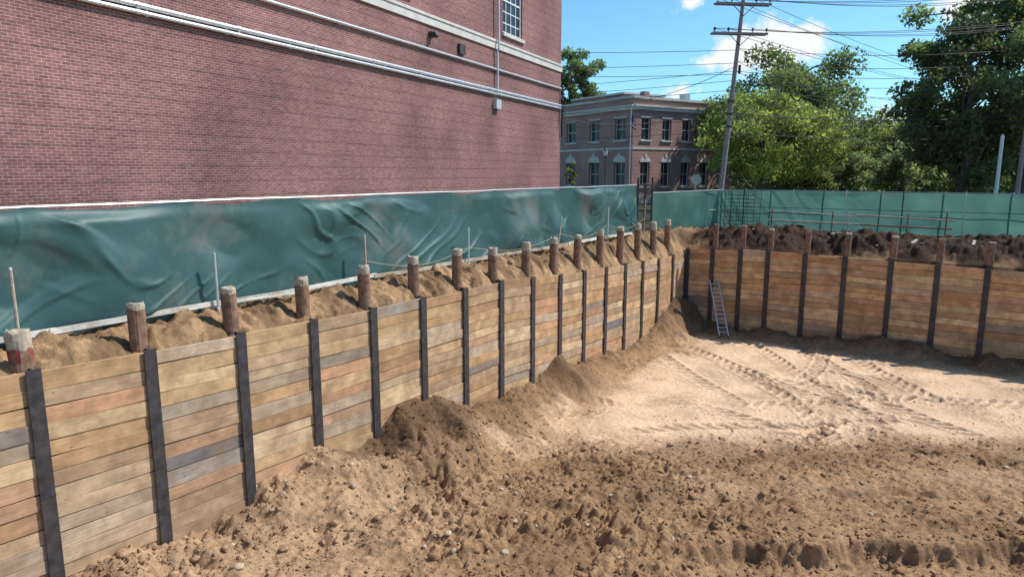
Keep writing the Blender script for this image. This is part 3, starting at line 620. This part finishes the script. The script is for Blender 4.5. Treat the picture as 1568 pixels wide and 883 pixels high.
# ------------------------------------------------------------ poles and wires
def upole(base,H,lean,arms,r=.16,trans=False,adir=(1,0)):
    mb=MB(); b=Vector(base); t=b+Vector((lean[0],lean[1],H)); mb.cyl(b,t,r,r*.62,M_pole,12)
    A=Vector((adir[0],adir[1],0)).normalized(); ends=[]
    for h,wd in arms:
        c=b.lerp(t,h/H); n=Vector((-A.y,A.x,0))*.17
        for sg in (-1,1): mb.beam(c-A*wd/2+n*sg,c+A*wd/2+n*sg,.1,.13,M_pole)
        for s in (-1,1): mb.cyl(c-n+A*.8*s+Vector((0,0,-.02)),c-n+Vector((0,0,-.75)),.025,.025,M_steel,5)
        row=[]
        for f in (-.47,-.22,.22,.47):
            p=c-n+A*wd*f; mb.cyl(p+Vector((0,0,.06)),p+Vector((0,0,.2)),.03,.03,M_steel,6); mb.cyl(p+Vector((0,0,.18)),p+Vector((0,0,.34)),.10,.06,M_steel,8); row.append(p+Vector((0,0,.28)))
        ends.append(row)
    if trans:
        for f in (-.8,.8):
            p=b.lerp(t,trans/H)+A*f; mb.cyl(p-Vector((0,0,.55)),p+Vector((0,0,.5)),.34,.34,M_galv,12); mb.cyl(p+Vector((0,0,.5)),p+Vector((0,0,.75)),.06,.04,M_conc,6)
            mb.beam(p,b.lerp(t,trans/H),.08,.12,M_steel)
    for h in (6.6,7.4,8.2):
        c=b.lerp(t,min(h/H,1)); mb.cyl(c-Vector((0,0,.06)),c+Vector((0,0,.06)),r*1.15,r*1.15,M_steel,10)
    c=b.lerp(t,.62); mb.cyl(c+A*.3-Vector((0,0,.3)),c+A*.3+Vector((0,0,.25)),.09,.09,M_steel,8); mb.cyl(b.lerp(t,.05)+A*.17,b.lerp(t,.5)+A*.14,.04,.04,M_galv,6)
    mb.build('utility_pole'); return ends,b,t
Ax=dirv(1,.12)
pa=site(13.75,46); la=dirv(1.15,0)
eA,bA,tA=upole((pa.x,pa.y,-.5),16.5,la,[(14.2,3.7),(12.4,3.7),(15.8,3.2)],.18,False,Ax)
pc=site(32.2,44); eC,bC,tC=upole((pc.x,pc.y,-.5),15.5,dirv(.3,0),[(14.2,2.6),(12.4,2.6)],.16,False,dirv(.3,1))
pb=site(43.6,76); eB,bB,tB=upole((pb.x,pb.y,-.5),13.5,dirv(.8,0),[(13,2.6)],.18,10.1,Ax)
mb=MB()
def wire(a,b,sag,r=.017):
    a=Vector(a);b=Vector(b); n=18; mb.tube([a.lerp(b,t/n)-Vector((0,0,4*sag*(t/n)*(1-t/n))) for t in range(n+1)],r,M_wire,4)
for ra,rc in zip(eA[:2],eC[:2]):
    for p,q in zip(ra,rc): wire(p,q,.5)
for p in eA[1][:2]+eA[0][:3]: wire(p,site(60,75,11+random.uniform(-1,1.5)),1.2)
for p in eA[2]: wire(p,site(62,58,17+random.uniform(-1,1)),1.0)
for h in (5.8,6.6,7.0,7.6,8.4,9.0,9.6,10.2,11.0):
    a=bA.lerp(tA,(h+.5)/16.5); wire(a,bC.lerp(tC,(h+.2)/15.5),.45,.018+.012*(h==7.0)); wire(a,bB.lerp(tB,min((h)/13.5,.9)),.8,.018)
    if h<10: wire(a,site(-40,64+h,h+1.0),.8,.016)
for h,q in ((9.9,site(-30,60,13)),(10.6,site(-30,62,13.5)),(11.4,site(-30,60,15))): wire(bA.lerp(tA,h/16.5),q,.8)
wire(bA.lerp(tA,10.4/16.5),(-7.8,36.6,6.9),.7,.018); wire(bA.lerp(tA,8.4/16.5),(-7.8,36.6,6.3),.9,.018)
for z in (7,8,9,10,10.8,11.5,12.3,13.2): wire(bC.lerp(tC,z/15.5),site(60,30,z+1),.5); wire(bC.lerp(tC,z/15.5),bB.lerp(tB,min(z/13.5,.98)),.6)
mb.build('power_lines')
p=site(30.2,43); mb=MB(); mb.cyl((p.x,p.y,-.4),(p.x,p.y,5.3),.11,.1,M_white,12); mb.cyl((p.x,p.y,5.3),(p.x,p.y,5.45),.1,.03,M_white,12); mb.cyl((p.x,p.y,-.4),(p.x,p.y,-.1),.16,.16,M_white,12); mb.build('vent_post')
p=site(8.6,64); mb=MB(); mb.cyl((p.x,p.y,-.3),(p.x,p.y,.7),.14,.09,M_steel,10); mb.cyl((p.x,p.y,.7),(p.x,p.y,4.5),.06,.045,M_steel,8); mb.cyl((p.x,p.y,4.5),(p.x,p.y,4.65),.08,.14,M_steel,8); mb.cyl((p.x,p.y,4.65),(p.x,p.y,5.1),.14,.24,M_white,10); mb.cyl((p.x,p.y,5.1),(p.x,p.y,5.4),.26,.05,M_steel,10); mb.cyl((p.x,p.y,5.4),(p.x,p.y,5.55),.03,.02,M_steel,6); mb.build('street_lamp')
p=site(11.2,66); mb=MB(); mb.cyl((p.x,p.y,-.3),(p.x,p.y,8.9),.05,.035,M_galv,8); mb.cyl((p.x,p.y,8.9),(p.x,p.y,9.05),.07,.05,M_galv,8)
A=Vector((*dirv(1,.2),0)).normalized()
for k in range(7):
    for j in range(4):
        a0=Vector((p.x,p.y,8.6-.17*k-.1*j))+A*(.12*j); a1=Vector((p.x,p.y,8.6-.17*k-.1*(j+1)))+A*(.12*(j+1))
        m=M_blue if (k<4 and j<2) else (M_red if k%2==0 else M_white); mb.face([a0,a1,a1-Vector((0,0,.17)),a0-Vector((0,0,.17))],m)
mb.build('flag_pole')
p=site(15.2,57); mb=MB(); mb.cyl((p.x,p.y,-.3),(p.x,p.y,2.9),.035,.035,M_galv,6)
F=Vector((*dirv(.1,-1),0)).normalized(); R_=Vector((*dirv(1,.1),0)).normalized(); c=Vector((p.x,p.y,2.55))+F*.045
def octo(c,r,m):
    pts=[c+R_*r*math.cos(t)+Vector((0,0,r*math.sin(t))) for t in [math.pi/8+k*math.pi/4 for k in range(8)]]; mb.face(pts,m)
octo(c,.45,M_galv); octo(c+F*.004,.42,M_galv); mb.build('traffic_sign')
def car(e,n,ang,mat):
    p=site(e,n,-.35); mb=MB(); mb.M=Matrix.Translation(p)@Matrix.Rotation(ang,4,'Z')
    prof=[(-2.2,.45),(-2.25,.8),(-2.1,1.0),(-1.2,1.08),(-.55,1.55),(.9,1.6),(1.7,1.12),(2.15,.98),(2.2,.45)]
    w=.88
    for a,b in zip(prof,prof[1:]):
        mb.face([(a[0],-w,a[1]),(a[0],w,a[1]),(b[0],w,b[1]),(b[0],-w,b[1])],M_glass if (a[1]>1.05 and abs(a[1]-b[1])>.3) else mat)
    for s in (-w,w):
        mb.face([(x,s,z) for x,z in prof],mat); mb.face([(-1.0,s*1.006,1.08),(-.5,s*1.006,1.48),(.85,s*1.006,1.5),(1.45,s*1.006,1.1)],M_glass)
        for x in (-1.4,1.4): mb.cyl((x,s*.9,.34),(x,s*1.03,.34),.34,.34,M_black,16); mb.cyl((x,s*1.03,.34),(x,s*1.04,.34),.2,.18,M_galv,12)
    mb.build('parked_car')
car(37,52,.6,M_carw); car(30,60,.4,M_galv)
mb=MB(); a=[site(-60,58),site(90,44),site(90,52),site(-60,66)]
mb.face([Vector((v.x,v.y,-.335)) for v in a],M_asph)
m1=[site(-60,61.9),site(90,47.9),site(90,48.05),site(-60,62.05)]; mb.face([Vector((v.x,v.y,-.33)) for v in m1],M_white); mb.build('road')
# ------------------------------------------------------------ camera, sun, sky
sv=Vector((.60,.62,1.02)).normalized()
sd=bpy.data.lights.new('sun','SUN'); sd.energy=5.0; sd.angle=math.radians(.5); sd.color=(1,.95,.88)
so=bpy.data.objects.new('sun',sd); scene.collection.objects.link(so); so.rotation_euler=(-sv).to_track_quat('-Z','Y').to_euler(); so.location=(0,0,40)
w=bpy.data.worlds.new("World"); scene.world=w; w.use_nodes=True; nt=w.node_tree; L=nt.links.new
bg=nt.nodes['Background']; sky=N(nt,'ShaderNodeTexSky',sky_type='NISHITA'); sky.sun_disc=False
sky.sun_elevation=math.asin(sv.z); sky.sun_rotation=math.atan2(sv.x,sv.y); sky.air_density=1.0; sky.dust_density=.4; sky.ozone_density=2.5
bg.inputs['Strength'].default_value=.15
tc=N(nt,'ShaderNodeTexCoord'); 
acc=None
for (e,n,z,rad,st) in ((401,1093,190,.075,1),(350,1086,175,.05,1),(440,1090,205,.04,1),(275,1100,258,.028,.7),(255,1078,120,.03,.7),(700,1100,258,.05,.7),(560,1075,80,.06,.45),(300,1085,165,.03,.7)):
    v=site(e,n)-site(0,0); d=Vector((v.x,v.y,z)).normalized()
    sub=N(nt,'ShaderNodeVectorMath',operation='SUBTRACT'); L(tc.outputs['Generated'],sub.inputs[0]); sub.inputs[1].default_value=d
    ml=N(nt,'ShaderNodeVectorMath',operation='MULTIPLY'); ml.inputs[1].default_value=(1,1,1.9); L(sub.outputs[0],ml.inputs[0])
    ln=N(nt,'ShaderNodeVectorMath',operation='LENGTH'); L(ml.outputs[0],ln.inputs[0])
    mr=N(nt,'ShaderNodeMapRange'); mr.inputs['From Min'].default_value=0; mr.inputs['From Max'].default_value=rad*1.3; mr.inputs['To Min'].default_value=st; mr.inputs['To Max'].default_value=0; L(ln.outputs['Value'],mr.inputs['Value'])
    if acc is None: acc=mr.outputs[0]
    else:
        mx=N(nt,'ShaderNodeMath',operation='MAXIMUM'); L(acc,mx.inputs[0]); L(mr.outputs[0],mx.inputs[1]); acc=mx.outputs[0]
n2=N(nt,'ShaderNodeTexNoise'); n2.inputs['Scale'].default_value=28; n2.inputs['Detail'].default_value=6; n2.inputs['Roughness'].default_value=.65; L(tc.outputs['Generated'],n2.inputs['Vector'])
ad=N(nt,'ShaderNodeMath',operation='MULTIPLY_ADD'); ad.inputs[1].default_value=1.6; ad.inputs[2].default_value=-.8; L(n2.outputs['Fac'],ad.inputs[0])
am=N(nt,'ShaderNodeMath',operation='ADD'); L(acc,am.inputs[0]); L(ad.outputs[0],am.inputs[1])
gt=N(nt,'ShaderNodeMath',operation='GREATER_THAN'); gt.inputs[1].default_value=.001; L(acc,gt.inputs[0])
cr=N(nt,'ShaderNodeMapRange'); cr.inputs['From Min'].default_value=.24; cr.inputs['From Max'].default_value=.58; L(am.outputs[0],cr.inputs['Value'])
cm=N(nt,'ShaderNodeMath',operation='MULTIPLY'); L(cr.outputs[0],cm.inputs[0]); L(gt.outputs[0],cm.inputs[1])
tint=N(nt,'ShaderNodeVectorMath',operation='MULTIPLY'); tint.inputs[1].default_value=(.70,1.08,1.2); L(sky.outputs[0],tint.inputs[0])
mix=N(nt,'ShaderNodeMixRGB'); L(cm.outputs[0],mix.inputs['Fac']); L(tint.outputs[0],mix.inputs['Color1']); mix.inputs['Color2'].default_value=(6.6,6.7,6.9,1)
L(mix.outputs[0],bg.inputs['Color'])
cam=bpy.data.cameras.new('camera'); co=bpy.data.objects.new('camera',cam); scene.collection.objects.link(co); scene.camera=co
co.location=(CX,0,CZ); co.rotation_euler=(math.radians(80.4),0,YAW); cam.lens=24; cam.sensor_width=36; cam.clip_end=3000; cam.clip_start=.1
scene.view_settings.view_transform='Standard'; scene.view_settings.look='None'; scene.view_settings.exposure=0
